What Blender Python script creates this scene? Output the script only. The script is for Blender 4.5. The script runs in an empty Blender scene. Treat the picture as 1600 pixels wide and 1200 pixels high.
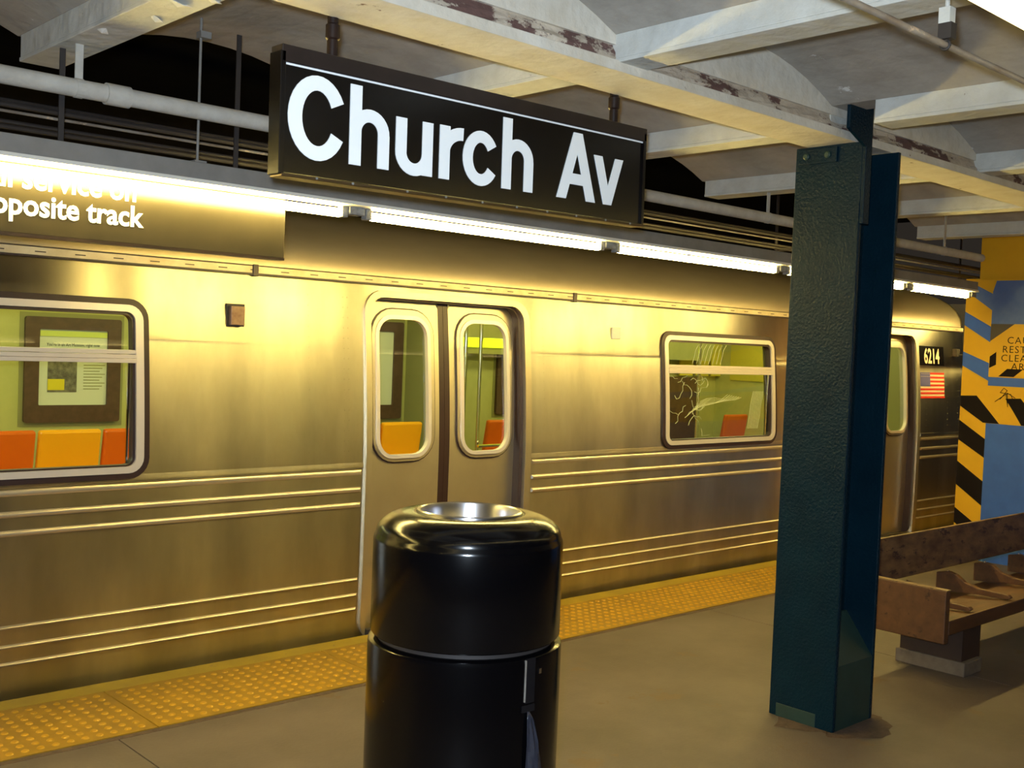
import bpy, bmesh, math, random
from mathutils import Vector, Matrix
from mathutils.geometry import tessellate_polygon
random.seed(7)
S = bpy.context.scene
COL = S.collection

# ---------------------------------------------------------------- camera, world, exposure
def cam_setup():
    a, b, c, f = 0.74779751, -0.03593459, 0.0405356, 1713.75
    fwd = Vector((math.sin(a)*math.cos(b), math.cos(a)*math.cos(b), math.sin(b)))
    right = Vector((math.cos(a), -math.sin(a), 0))
    up = right.cross(fwd)
    r = right*math.cos(c) + up*math.sin(c)
    u = -right*math.sin(c) + up*math.cos(c)
    cd = bpy.data.cameras.new('camera'); co = bpy.data.objects.new('camera', cd); COL.objects.link(co)
    M = Matrix.Identity(4)
    for i in range(3):
        M[i][0] = r[i]; M[i][1] = u[i]; M[i][2] = -fwd[i]
    M[0][3], M[1][3], M[2][3] = 0, 0, 1.7
    co.matrix_world = M
    cd.sensor_width = 36; cd.lens = 36*f/1600; cd.clip_start = 0.02
    S.camera = co
cam_setup()
S.view_settings.view_transform = 'Standard'
S.view_settings.look = 'None'
S.view_settings.exposure = 0.0
S.view_settings.gamma = 1.0
S.view_settings.use_curve_mapping = False
W = bpy.data.worlds.new('world'); S.world = W; W.use_nodes = True
W.node_tree.nodes['Background'].inputs[0].default_value = (0.75, 0.62, 0.5, 1)
W.node_tree.nodes['Background'].inputs[1].default_value = 0.03

TUBE_E = 105.0      # platform fluorescent tubes
NEAR_E = 7.0
CAR_E = 13.0        # lamps inside the car
# the photographer's flash, a small lamp beside the lens
fl = bpy.data.lights.new('flash', 'AREA'); fl.energy = 80; fl.size = 0.06; fl.color = (0.72, 0.86, 1.0); fl.spread = math.radians(130)
fo = bpy.data.objects.new('flash', fl); COL.objects.link(fo)
fo.matrix_world = S.camera.matrix_world @ Matrix.Translation((-0.035, 0.075, 0.0))

# ---------------------------------------------------------------- materials
def mat(name, c1, c2=None, rough=0.6, metal=0.0, scale=6.0, bump=0.0, bscale=40.0, spots=None, spot_scale=9.0,
        spot_t=0.62, aniso=0.0, stretch=(1, 1, 1), emit=0.0, spec=0.5, coat=0.0, rvar=0.0):
    m = bpy.data.materials.new(name); m.use_nodes = True
    nt = m.node_tree; N = nt.nodes; L = nt.links; b = N['Principled BSDF']
    b.inputs['Roughness'].default_value = rough; b.inputs['Metallic'].default_value = metal
    b.inputs['Specular IOR Level'].default_value = spec
    b.inputs['Coat Weight'].default_value = coat
    c1 = tuple(c1)+(1,)
    if emit:
        b.inputs['Base Color'].default_value = c1
        b.inputs['Emission Color'].default_value = c1; b.inputs['Emission Strength'].default_value = emit
        return m
    tc = N.new('ShaderNodeTexCoord'); mp = N.new('ShaderNodeMapping'); mp.inputs['Scale'].default_value = stretch
    L.new(tc.outputs['Object'], mp.inputs['Vector'])
    col = None
    if c2:
        n = N.new('ShaderNodeTexNoise'); n.inputs['Scale'].default_value = scale; n.inputs['Detail'].default_value = 6
        n.inputs['Roughness'].default_value = 0.62
        L.new(mp.outputs[0], n.inputs['Vector'])
        r = N.new('ShaderNodeMapRange'); r.inputs[1].default_value = 0.32; r.inputs[2].default_value = 0.68
        L.new(n.outputs['Fac'], r.inputs[0])
        mx = N.new('ShaderNodeMix'); mx.data_type = 'RGBA'
        mx.inputs[6].default_value = c1; mx.inputs[7].default_value = tuple(c2)+(1,)
        L.new(r.outputs[0], mx.inputs[0]); col = mx.outputs[2]
        if rvar:
            rr = N.new('ShaderNodeMapRange'); rr.inputs[3].default_value = rough-rvar; rr.inputs[4].default_value = rough+rvar
            L.new(r.outputs[0], rr.inputs[0]); L.new(rr.outputs[0], b.inputs['Roughness'])
    else:
        b.inputs['Base Color'].default_value = c1
    if spots:
        n2 = N.new('ShaderNodeTexNoise'); n2.inputs['Scale'].default_value = spot_scale; n2.inputs['Detail'].default_value = 8
        n2.inputs['Roughness'].default_value = 0.7
        L.new(mp.outputs[0], n2.inputs['Vector'])
        r2 = N.new('ShaderNodeMapRange'); r2.inputs[1].default_value = spot_t; r2.inputs[2].default_value = spot_t+0.03
        L.new(n2.outputs['Fac'], r2.inputs[0])
        m2 = N.new('ShaderNodeMix'); m2.data_type = 'RGBA'
        if col: L.new(col, m2.inputs[6])
        else: m2.inputs[6].default_value = c1
        m2.inputs[7].default_value = tuple(spots)+(1,)
        L.new(r2.outputs[0], m2.inputs[0]); col = m2.outputs[2]
    if col: L.new(col, b.inputs['Base Color'])
    if bump:
        n3 = N.new('ShaderNodeTexNoise'); n3.inputs['Scale'].default_value = bscale; n3.inputs['Detail'].default_value = 5
        L.new(mp.outputs[0], n3.inputs['Vector'])
        bp = N.new('ShaderNodeBump'); bp.inputs['Strength'].default_value = bump; bp.inputs['Distance'].default_value = 0.01
        L.new(n3.outputs['Fac'], bp.inputs['Height']); L.new(bp.outputs[0], b.inputs['Normal'])
    if aniso:
        b.inputs['Anisotropic'].default_value = aniso; b.inputs['Anisotropic Rotation'].default_value = 0.25
        t = N.new('ShaderNodeTangent'); t.direction_type = 'RADIAL'; t.axis = 'Z'
        L.new(t.outputs[0], b.inputs['Tangent'])
    return m

M = {}
M['steel'] = mat('brushed_steel', (0.72, 0.68, 0.57), (0.60, 0.55, 0.44), rough=0.33, metal=1.0, scale=2.2, aniso=0.85, stretch=(1, 1, .5), rvar=0.04, bump=.02, bscale=3)
def dirty(m, lo=.72, sc=.7):
    nt = m.node_tree; N = nt.nodes; L = nt.links; b = N['Principled BSDF']
    src = b.inputs['Base Color'].links[0].from_socket
    tc = N.new('ShaderNodeTexCoord'); mp = N.new('ShaderNodeMapping'); mp.inputs['Scale'].default_value = (1.9*sc, 1, .33)
    n = N.new('ShaderNodeTexNoise'); n.inputs['Scale'].default_value = 1.7; n.inputs['Detail'].default_value = 5; n.inputs['Roughness'].default_value = .5
    L.new(tc.outputs['Object'], mp.inputs[0]); L.new(mp.outputs[0], n.inputs['Vector'])
    r = N.new('ShaderNodeMapRange'); r.inputs[1].default_value = .40; r.inputs[2].default_value = .60; r.inputs[3].default_value = lo; r.inputs[4].default_value = 1.0
    L.new(n.outputs['Fac'], r.inputs[0])
    mx = N.new('ShaderNodeMix'); mx.data_type = 'RGBA'; mx.blend_type = 'MULTIPLY'; mx.inputs[0].default_value = 1.0
    L.new(src, mx.inputs[6]); L.new(r.outputs[0], mx.inputs[7]); L.new(mx.outputs[2], b.inputs['Base Color'])
dirty(M['steel'])
M['steel_door'] = mat('door_steel', (0.72, 0.65, 0.50), (0.64, 0.56, 0.42), rough=0.40, metal=0.92, scale=2.0, aniso=0.6)
M['roof'] = mat('roof_steel', (0.50, 0.43, 0.33), (0.42, 0.35, 0.25), rough=0.42, metal=0.8, scale=3, stretch=(.3, 1, 1))
M['frame_al'] = mat('window_aluminium', (0.78, 0.70, 0.62), rough=0.38, metal=0.35)
M['rib'] = mat('rib_steel', (0.72, 0.64, 0.50), rough=0.33, metal=0.8)
M['rail'] = mat('drip_rail_steel', (0.66, 0.58, 0.42), (0.5, 0.40, 0.25), rough=0.5, metal=0.5, scale=8, spots=(.06, .03, .015), spot_scale=14, spot_t=.66)
M['rubber'] = mat('black_rubber', (0.030, 0.014, 0.013), rough=0.45)
M['dark'] = mat('dark_metal', (0.02, 0.016, 0.016), (0.035, 0.028, 0.025), rough=0.6)
M['tunnel'] = mat('near_black_matte', (0.010, 0.008, 0.008), (0.006, 0.005, 0.006), rough=0.95, spec=.1)  # even near-black colour, for tunnel surfaces and the can slot
M['wallgrey'] = mat('grey_concrete', (0.30, 0.29, 0.25), (0.24, 0.22, 0.19), rough=0.9)
M['inwall'] = mat('cream_liner', (0.52, 0.53, 0.20), (0.46, 0.47, 0.165), rough=0.5)
M['infloor'] = mat('car_floor', (0.10, 0.08, 0.05), rough=0.5)
M['inframe'] = mat('brown_trim', (0.115, 0.065, 0.045), (0.075, 0.042, 0.03), rough=0.4, scale=14)
M['inpanel'] = mat('trim_panel', (0.30, 0.30, 0.13), rough=0.5)
M['orange'] = mat('orange_plastic', (0.72, 0.145, 0.010), rough=0.28)
M['yellowseat'] = mat('yellow_plastic', (0.95, 0.44, 0.012), rough=0.28)
M['paper'] = mat('white_paper', (0.66, 0.70, 0.58), rough=0.6)
M['chrome'] = mat('polished_steel', (0.75, 0.74, 0.7), rough=0.15, metal=1)
M['lime'] = mat('lit_panel', (0.80, 0.95, 0.02), emit=1.15)
M['carlamp'] = mat('car_lamp', (0.98, 0.92, 0.42), emit=CAR_E)
M['tube'] = mat('fluorescent_tube', (1.0, 0.76, 0.225), emit=TUBE_E)
M['tube2'] = mat('fluorescent_tube_near', (1.0, 0.80, 0.34), emit=NEAR_E)
M['fixture'] = mat('grey_fixture', (0.24, 0.23, 0.215), (0.18, 0.17, 0.155), rough=0.6, spots=(.12, .06, .03), spot_t=.70)
M['reflector'] = mat('white_enamel', (0.82, 0.80, 0.74), rough=0.4)
M['socket'] = mat('lamp_socket', (0.30, 0.32, 0.32), (0.14, 0.13, 0.13), rough=0.6, scale=30)
M['signblack'] = mat('black_enamel', (0.003, 0.002, 0.002), rough=0.22, spec=.5)
M['signgrey'] = mat('faded_enamel', (0.035, 0.030, 0.020), (0.028, 0.024, 0.016), rough=0.24, scale=4)
M['signframe'] = mat('black_frame', (0.012, 0.008, 0.008), (0.022, 0.014, 0.013), rough=0.35, spots=(.22, .22, .26), spot_scale=11, spot_t=.70)
M['white'] = mat('white_lettering', (0.93, 0.96, 0.98), rough=0.35)
M['post'] = mat('post_paint', (0.008, 0.005, 0.007), (0.022, 0.011, 0.008), rough=0.4, spec=.25, spots=(.6, .6, .58), spot_scale=28, spot_t=.735)
M['ceil'] = mat('flaking_ceiling', (0.43, 0.40, 0.355), (0.33, 0.30, 0.26), rough=0.9, scale=5, bump=.7, bscale=11, spots=(.72, .72, .70), spot_scale=4.5, spot_t=.66)
M['beam'] = mat('beam_paint', (0.62, 0.63, 0.60), (0.52, 0.52, 0.48), rough=0.75, scale=7, bump=.8, bscale=16, spots=(.14, .10, .07), spot_scale=9, spot_t=.69)
M['girder'] = mat('girder_paint', (0.70, 0.66, 0.58), (0.60, 0.54, 0.44), rough=0.75, scale=6, bump=.8, bscale=14, spots=(.16, .09, .06), spot_scale=8, spot_t=.665)
M['rust'] = mat('rusty_paint', (0.60, 0.53, 0.43), (0.40, 0.32, 0.25), rough=0.9, scale=9, bump=1.0, bscale=30, stretch=(.6, 1, 1), spots=(.13, .07, .06), spot_scale=7, spot_t=.53)
M['flake'] = mat('paint_flake', (0.66, 0.66, 0.63), rough=0.7)
M['pipe'] = mat('pipe_lagging', (0.52, 0.51, 0.47), (0.42, 0.40, 0.36), rough=0.8, scale=12, bump=.3)
M['conduit'] = mat('conduit_paint', (0.30, 0.28, 0.25), (0.16, 0.12, 0.09), rough=0.55, scale=14, spots=(.55, .42, .30), spot_scale=9, spot_t=.60, stretch=(.5, 1, 1))
M['teal'] = mat('teal_column_paint', (0.0030, 0.018, 0.031), (0.0022, 0.013, 0.023), rough=0.30, scale=5, bump=.42, bscale=85, spec=.13)
M['tealg'] = mat('teal_green_paint', (0.018, 0.048, 0.042), (0.014, 0.036, 0.029), rough=0.5, scale=9)
M['floor'] = mat('platform_concrete', (0.130, 0.102, 0.088), (0.085, 0.066, 0.055), rough=0.62, scale=1.6, bump=.12, bscale=60, spots=(.115, .078, .05), spot_scale=2.2, spot_t=.60)
M['grime'] = mat('floor_grime', (0.06, 0.042, 0.030), (0.11, 0.07, 0.05), rough=0.9, scale=20, bump=.6)
M['tactile'] = mat('tactile_yellow', (0.38, 0.212, 0.004), (0.25, 0.145, 0.010), rough=0.55, scale=5, bump=.1, spots=(.30, .17, .03), spot_scale=8, spot_t=.63)
M['dome'] = mat('dome_yellow', (0.54, 0.29, 0.004), (0.40, 0.215, 0.006), rough=0.42, scale=6)
M['edge'] = mat('edge_yellow', (0.40, 0.28, 0.012), (0.32, 0.22, 0.02), rough=0.6, scale=6, spots=(.26, .16, .06), spot_scale=9, spot_t=.62)
M['canblack'] = mat('black_can', (0.0015, 0.0014, 0.002), rough=0.17, scale=5, bump=.03, bscale=6, spec=.38)
M['canliner'] = mat('steel_liner', (0.58, 0.58, 0.62), rough=0.28, metal=1, aniso=.5)
M['wood'] = mat('bench_wood', (0.13, 0.055, 0.020), (0.07, 0.028, 0.012), rough=0.5, scale=5, stretch=(.7, 3, 3), spots=(.05, .02, .01), spot_scale=6, spot_t=.6)
M['woodworn'] = mat('worn_bench_wood', (0.26, 0.15, 0.06), (0.08, 0.036, 0.018), rough=0.5, scale=7, stretch=(.8, 2, 2), spots=(.05, .022, .014), spot_scale=8, spot_t=.57)
M['wooddark'] = mat('dark_wood', (0.030, 0.016, 0.012), (0.05, 0.025, 0.016), rough=0.6)
M['stone'] = mat('bench_footing', (0.20, 0.155, 0.11), (0.12, 0.09, 0.065), rough=0.8, scale=9)
M['wyellow'] = mat('yellow_wall_paint', (0.82, 0.46, 0.010), (0.76, 0.41, 0.008), rough=0.5, scale=5)
M['wblue'] = mat('blue_wall_paint', (0.035, 0.125, 0.55), (0.03, 0.105, 0.48), rough=0.5, scale=8)
M['wblue2'] = mat('scuffed_blue_paint', (0.11, 0.18, 0.42), (0.07, 0.14, 0.40), rough=0.6, scale=9)
M['wblack'] = mat('black_stripe_paint', (0.008, 0.005, 0.006), rough=0.8, spec=.2)
M['wgrey'] = mat('grey_stripe_paint', (0.07, 0.055, 0.04), rough=0.5)
M['backwall'] = mat('beige_wall_tile', (0.12, 0.10, 0.08), (0.10, 0.085, 0.065), rough=0.6)
M['red'] = mat('flag_red', (0.72, 0.05, 0.03), rough=0.5)
M['flagwhite'] = mat('flag_white', (0.85, 0.74, 0.55), rough=0.5)
M['flagblue'] = mat('flag_blue', (0.13, 0.14, 0.42), rough=0.5)
M['scratch'] = mat('scratched_glass', (0.52, 0.55, 0.34), rough=0.6)
M['bag'] = mat('grey_plastic_bag', (0.022, 0.024, 0.036), rough=0.16, bump=.7, bscale=16, coat=.5)

def glass(name, tint):
    m = bpy.data.materials.new(name); m.use_nodes = True; nt = m.node_tree; N = nt.nodes; L = nt.links
    N.remove(N['Principled BSDF']); out = N['Material Output']
    t = N.new('ShaderNodeBsdfTransparent'); t.inputs[0].default_value = tint+(1,)
    g = N.new('ShaderNodeBsdfGlossy'); g.inputs['Roughness'].default_value = 0.03
    f = N.new('ShaderNodeFresnel'); f.inputs[0].default_value = 1.5
    mx = N.new('ShaderNodeMixShader'); L.new(f.outputs[0], mx.inputs[0]); L.new(t.outputs[0], mx.inputs[1]); L.new(g.outputs[0], mx.inputs[2])
    L.new(mx.outputs[0], out.inputs[0]); return m
M['glass'] = glass('window_glass', (0.86, 0.88, 0.74))

# ---------------------------------------------------------------- object helpers
def link(o): COL.objects.link(o); return o
def empty(name, loc, label, cat, group=None):
    o = bpy.data.objects.new(name, None); o.location = loc; o.empty_display_size = .1; link(o)
    o['label'] = label; o['category'] = cat
    if group: o['group'] = group
    return o
def tag(o, label=None, cat=None, group=None, kind=None):
    if label: o['label'] = label
    if cat: o['category'] = cat
    if group: o['group'] = group
    if kind: o['kind'] = kind
    return o
def base_of(p):
    v = Vector((0, 0, 0))
    while p is not None:
        v = v + p.location; p = p.parent
    return v
def obj(name, geo, m, parent=None, smooth=False, bevel=0, label=None):
    """geo = (verts in world coordinates, faces) or a bmesh"""
    me = bpy.data.meshes.new(name)
    if isinstance(geo, bmesh.types.BMesh): geo.to_mesh(me); geo.free()
    else:
        me.from_pydata([tuple(v) for v in geo[0]], [], geo[1]); 
        bm = bmesh.new(); bm.from_mesh(me)
        bmesh.ops.remove_doubles(bm, verts=bm.verts, dist=1e-5)
        bmesh.ops.recalc_face_normals(bm, faces=bm.faces); bm.to_mesh(me); bm.free()
    off = base_of(parent)
    if off.length: me.transform(Matrix.Translation(-off))
    me.materials.append(M[m] if isinstance(m, str) else m)
    o = bpy.data.objects.new(name, me); link(o); o.parent = parent
    if smooth:
        for p in me.polygons: p.use_smooth = True
        try: me.set_sharp_from_angle(angle=math.radians(40))
        except Exception: pass
    if bevel:
        b = o.modifiers.new('bevel', 'BEVEL'); b.width = bevel; b.segments = 2; b.limit_method = 'ANGLE'
    if label: o['label'] = label
    return o
def box(x0, x1, y0, y1, z0, z1):
    v = [(x, y, z) for x in (x0, x1) for y in (y0, y1) for z in (z0, z1)]
    return v, [(0, 1, 3, 2), (4, 6, 7, 5), (0, 4, 5, 1), (2, 3, 7, 6), (0, 2, 6, 4), (1, 5, 7, 3)]
def join(*gs):
    V, F = [], []
    for v, f in gs:
        k = len(V); V += list(v); F += [tuple(i+k for i in q) for q in f]
    return V, F
def prism_x(prof, x0, x1):      # prof = [(y,z)] closed
    n = len(prof); v = [(x0, y, z) for y, z in prof]+[(x1, y, z) for y, z in prof]
    f = [(i, (i+1) % n, n+(i+1) % n, n+i) for i in range(n)]+[tuple(range(n)), tuple(range(2*n-1, n-1, -1))]
    return v, f
def prism_y(prof, y0, y1):      # prof = [(x,z)]
    n = len(prof); v = [(x, y0, z) for x, z in prof]+[(x, y1, z) for x, z in prof]
    f = [(i, (i+1) % n, n+(i+1) % n, n+i) for i in range(n)]+[tuple(range(n)), tuple(range(2*n-1, n-1, -1))]
    return v, f
def tube(p0, p1, r, n=12, caps=True):
    p0, p1 = Vector(p0), Vector(p1); d = (p1-p0).normalized()
    a = d.orthogonal().normalized(); b = d.cross(a); v = []; f = []
    for p in (p0, p1):
        for i in range(n):
            t = 2*math.pi*i/n; v.append(p+a*r*math.cos(t)+b*r*math.sin(t))
    f = [(i, (i+1) % n, n+(i+1) % n, n+i) for i in range(n)]
    if caps: f += [tuple(range(n)), tuple(range(2*n-1, n-1, -1))]
    return v, f
def path_tube(pts, r, n=10):
    return join(*[tube(pts[i], pts[i+1], r, n) for i in range(len(pts)-1)])
def lathe(prof, cx, cy, n=64, close=False):
    v, f = [], []; k = len(prof)
    for i in range(n):
        t = 2*math.pi*i/n
        for r, z in prof: v.append((cx+r*math.cos(t), cy+r*math.sin(t), z))
    for i in range(n):
        for j in range(k-1 if not close else k):
            a = i*k+j; b = i*k+(j+1) % k; c = ((i+1) % n)*k+(j+1) % k; d = ((i+1) % n)*k+j
            f.append((a, b, c, d))
    return v, f
def rrect(x0, x1, z0, z1, r, n=6, step=.12):
    pts = []
    for cx, cz, a0 in ((x1-r, z1-r, 0), (x0+r, z1-r, 90), (x0+r, z0+r, 180), (x1-r, z0+r, 270)):
        for i in range(n+1):
            a = math.radians(a0+90*i/n); pts.append((cx+r*math.cos(a), cz+r*math.sin(a)))
    return pts
def densify(p, q, k=9):
    """subdivide the long edges of two matching closed paths the same way"""
    P, Q = [], []
    n = len(p)
    for i in range(n):
        a, b = p[i], p[(i+1) % n]; c, d = q[i], q[(i+1) % n]
        m = k if math.dist(a, b) > .2 else 1
        for j in range(m):
            t = j/m; P.append((a[0]+(b[0]-a[0])*t, a[1]+(b[1]-a[1])*t)); Q.append((c[0]+(d[0]-c[0])*t, c[1]+(d[1]-c[1])*t))
    return P, Q

# car side profile: y of the outer skin at height z
def sk(z):
    if z > 1.0: return 5.16+.085*((min(z, 2.03)-1)/1.03)**1.5
    if z < .5: return 5.16+.012*((.5-z)/.5)**2
    return 5.16
def ring(outer, inner, d0, d1, prof=sk):
    P, Q = densify(outer, inner); n = len(P)
    v = [(x, prof(z)+d0, z) for x, z in P]+[(x, prof(z)+d0, z) for x, z in Q]+[(x, prof(z)+d1, z) for x, z in P]+[(x, prof(z)+d1, z) for x, z in Q]
    f = []
    for i in range(n):
        j = (i+1) % n
        f += [(i, j, n+j, n+i), (2*n+i, 3*n+i, 3*n+j, 2*n+j), (i, 2*n+i, 2*n+j, j), (n+i, n+j, 3*n+j, 3*n+i)]
    return v, f
def plate(outer, holes, d0, d1=None, prof=sk, step=.12):
    """flat plate with holes in x-z, cut in horizontal bands and bent to the car profile"""
    def mk(d):
        pol = [[Vector((x, z, 0)) for x, z in outer]]+[[Vector((x, z, 0)) for x, z in h] for h in holes]
        tri = tessellate_polygon(pol); vs = [p for q in pol for p in q]
        bm = bmesh.new(); bv = [bm.verts.new((p.x, 0, p.y)) for p in vs]
        for t in tri:
            try: bm.faces.new([bv[i] for i in t])
            except ValueError: pass
        z0 = min(p.y for p in vs); z1 = max(p.y for p in vs); z = z0+step
        while z < z1-.01:
            bmesh.ops.bisect_plane(bm, geom=bm.verts[:]+bm.edges[:]+bm.faces[:], plane_co=(0, 0, z), plane_no=(0, 0, 1), dist=1e-6); z += step
        for w in bm.verts: w.co.y = prof(w.co.z)+d
        bmesh.ops.recalc_face_normals(bm, faces=bm.faces)
        bm.normal_update()
        s = sum(q.normal.y*q.calc_area() for q in bm.faces)
        if s > 0: bmesh.ops.reverse_faces(bm, faces=bm.faces)
        return bm
    bm = mk(d0)
    if d1 is not None:
        r = bmesh.ops.extrude_face_region(bm, geom=bm.faces[:])
        for w in r['geom']:
            if isinstance(w, bmesh.types.BMVert): w.co.y += d1-d0
        bmesh.ops.recalc_face_normals(bm, faces=bm.faces)
    return bm
def analytic(o):
    """exact normals of the bent car side"""
    off = base_of(o.parent); ns = []
    for v in o.data.vertices:
        z = v.co.z+off.z; d = (sk(z+.002)-sk(z-.002))/.004 if z < 2.02 else (sk(2.02)-sk(2.01))/.01
        ns.append(Vector((0, -1, d)).normalized())
    o.data.normals_split_custom_set_from_vertices(ns)
def text(name, body, size, m, parent, place, bold=.012, extrude=.001, sx=1.0, align='LEFT', spacing=1.0, line=1.0, label=None, words=False):
    """place: function (u,v) -> world; text mesh made from the built-in font"""
    cu = bpy.data.curves.new(name, 'FONT'); cu.body = body; cu.size = size; cu.offset = bold*size; cu.extrude = extrude
    cu.align_x = align; cu.space_character = spacing; cu.space_line = line; cu.resolution_u = 3
    t = bpy.data.objects.new(name, cu); link(t)
    dg = bpy.context.evaluated_depsgraph_get(); me = bpy.data.meshes.new_from_object(t.evaluated_get(dg))
    bpy.data.objects.remove(t); bpy.data.curves.remove(cu)
    if words:
        bm = bmesh.new(); bm.from_mesh(me); bpy.data.meshes.remove(me); bm.verts.ensure_lookup_table(); seen = set(); isl = []
        for v in bm.verts:
            if v in seen: continue
            st_ = [v]; seen.add(v); comp = []
            while st_:
                a = st_.pop(); comp.append(a)
                for e in a.link_edges:
                    b = e.other_vert(a)
                    if b not in seen: seen.add(b); st_.append(b)
            isl.append((min(q.co.x for q in comp), max(q.co.x for q in comp), comp))
        isl.sort(key=lambda t: t[0]); groups = [[isl[0]]]; mxx = isl[0][1]
        for t_ in isl[1:]:
            if t_[0]-mxx > .16*size: groups.append([])
            groups[-1].append(t_); mxx = max(mxx, t_[1])
        for gq in groups:
            vl = [v for t_ in gq for v in t_[2]]; idx = {v: i for i, v in enumerate(vl)}
            fs = [tuple(idx[v] for v in f.verts) for f in bm.faces if f.verts[0] in idx]
            obj(name, ([place(v.co.x*sx, v.co.y, v.co.z) for v in vl], fs), m, parent, label=label)
        bm.free(); return None
    vs = [place(v.co.x*sx, v.co.y, v.co.z) for v in me.vertices]; fs = [tuple(p.vertices) for p in me.polygons]
    bpy.data.meshes.remove(me)
    return obj(name, (vs, fs), m, parent, label=label)

# ================================================================ SETTING: floor
floor = bpy.data.objects.new('floor', None); link(floor); floor['kind'] = 'structure'
xs = [-6.1, -2.1, 1.9, 5.9, 9.9, 15.0]
for a, b in zip(xs, xs[1:]):
    obj('slab', box(a+.003, b-.003, -5, 4.385, -.15, 0), 'floor', floor)
obj('subfloor', box(-6.1, 15, -5, 5.07, -.5, -.012), 'grime', floor)
# tactile tiles 1.19 x 0.585 with raised domes
def dome_mesh():
    V, F = [], []
    for i in range(19):
        for j in range(9):
            cx = .0525+i*.0602; cy = .0505+j*.0602; k = len(V)
            for r, z in ((.0165, 0), (.0125, .0042), (.007, .0055)):
                for q in range(8):
                    t = math.pi*q/4; V.append((cx+r*math.cos(t), cy+r*math.sin(t), z))
            for l in range(2):
                for q in range(8): F.append((k+l*8+q, k+l*8+(q+1) % 8, k+(l+1)*8+(q+1) % 8, k+(l+1)*8+q))
            F.append(tuple(k+16+q for q in range(8)))
    me = bpy.data.meshes.new('domes'); me.from_pydata(V, [], F); me.materials.append(M['dome']); return me
dmesh = dome_mesh()
tm = bpy.data.meshes.new('tactile_tile'); g = box(.003, 1.187, .003, .582, -.03, .004); tm.from_pydata(g[0], [], g[1]); tm.materials.append(M['tactile'])
for i in range(-6, 11):
    t = bpy.data.objects.new('tactile_tile', tm); link(t); t.parent = floor; t.location = (2.09+1.19*i, 4.388, 0)
    d = bpy.data.objects.new('domes', dmesh); link(d); d.parent = t; d.location = (0, 0, .004); d['kind'] = 'stuff'
obj('edge_strip', box(-6.1, 15, 4.976, 5.10, -.12, .003), 'edge', floor)
obj('edge_face', box(-6.1, 15, 4.99, 5.095, -1.2, -.12), 'tunnel', floor)
obj('joint_filler', box(-6.1, 15, 4.352, 4.386, -.02, .0012), 'grime', floor)
obj('floor_grime', (lambda pts: ([(x, y, .0015) for x, y in pts]+[(4.62, 2.7, .0015)], [(i, (i+1) % len(pts), len(pts)) for i in range(len(pts))]))(
    [(4.62+(.27+.05*math.sin(5*a)+random.uniform(-.03, .03))*math.cos(a), 2.7+(.27+.04*math.cos(4*a)+random.uniform(-.03, .03))*math.sin(a)) for a in [k*2*math.pi/40 for k in range(40)]]), 'grime', floor)

# ================================================================ SETTING: ceiling (jack arches between cross beams)
ceiling = bpy.data.objects.new('ceiling', None); link(ceiling); ceiling['kind'] = 'structure'
BX = [1.53+1.415*k for k in range(-6, 10)]
YE = 4.42
def arch(x0, x1, n=12, zs=2.80, zc=2.945):
    return [(x0+(x1-x0)*i/n, zs+(zc-zs)*(1-(2*i/n-1)**2)) for i in range(n+1)]
for a, b in zip(BX, BX[1:]):
    ar = arch(a+.075, b-.075)
    obj('arch', prism_y(ar+[(b+.0, 2.80), (b+.0, 3.1), (a, 3.1), (a, 2.80)], -5, YE), 'ceil', ceiling, smooth=False)
for k, bx in enumerate(BX):
    w = .075
    for y0, y1 in (((-5, YE-.02),) if abs(bx-4.36) > .01 else ((-5, 2.43), (2.64, YE-.02))):   # the beam over the column is cut back around its plate
        obj('beam', join(box(bx-w, bx+w, y0, y1, 2.70, 2.716), prism_y([(bx-w+.004, 2.716), (bx+w-.004, 2.716), (bx+w-.004, 2.82), (bx-w+.004, 2.82)], y0, y1)), 'beam', ceiling, bevel=.003)
# the girder over the column line: bottom flange, recessed rusty web band, encasement up to the arches
obj('girder_flange', box(-6, 15, 2.61, 2.862, 2.668, 2.706), 'girder', ceiling, bevel=.003)
obj('girder_web', box(-6, 15, 2.672, 2.80, 2.688, 3.0), 'rust', ceiling)
for a, b in zip(BX, BX[1:]):
    ar = arch(a+.075, b-.075)
    obj('encasement', prism_y([(a-.0, 2.765), (b, 2.765), (b, 2.80)]+[(x, z+.01) for x, z in reversed(ar)]+[(a, 2.80)], 2.635, 2.84), 'girder', ceiling)
rg = random.Random(3)
V = []; F = []
n = 150
for i in range(n+1):       # rough rusted sill above the flange
    x = -1+14.0*i/n
    V += [(x, 2.624+rg.uniform(-.006, .008), 2.706), (x, 2.630+rg.uniform(-.012, .006), 2.722+rg.uniform(-.005, .008)), (x, 2.640+rg.uniform(-.010, .008), 2.745+rg.uniform(-.008, .008)), (x, 2.650, 2.772)]
for i in range(n):
    for j in range(3): F.append((4*i+j, 4*i+4+j, 4*i+5+j, 4*i+1+j))
obj('rusted_sill', (V, F), 'rust', ceiling)
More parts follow.
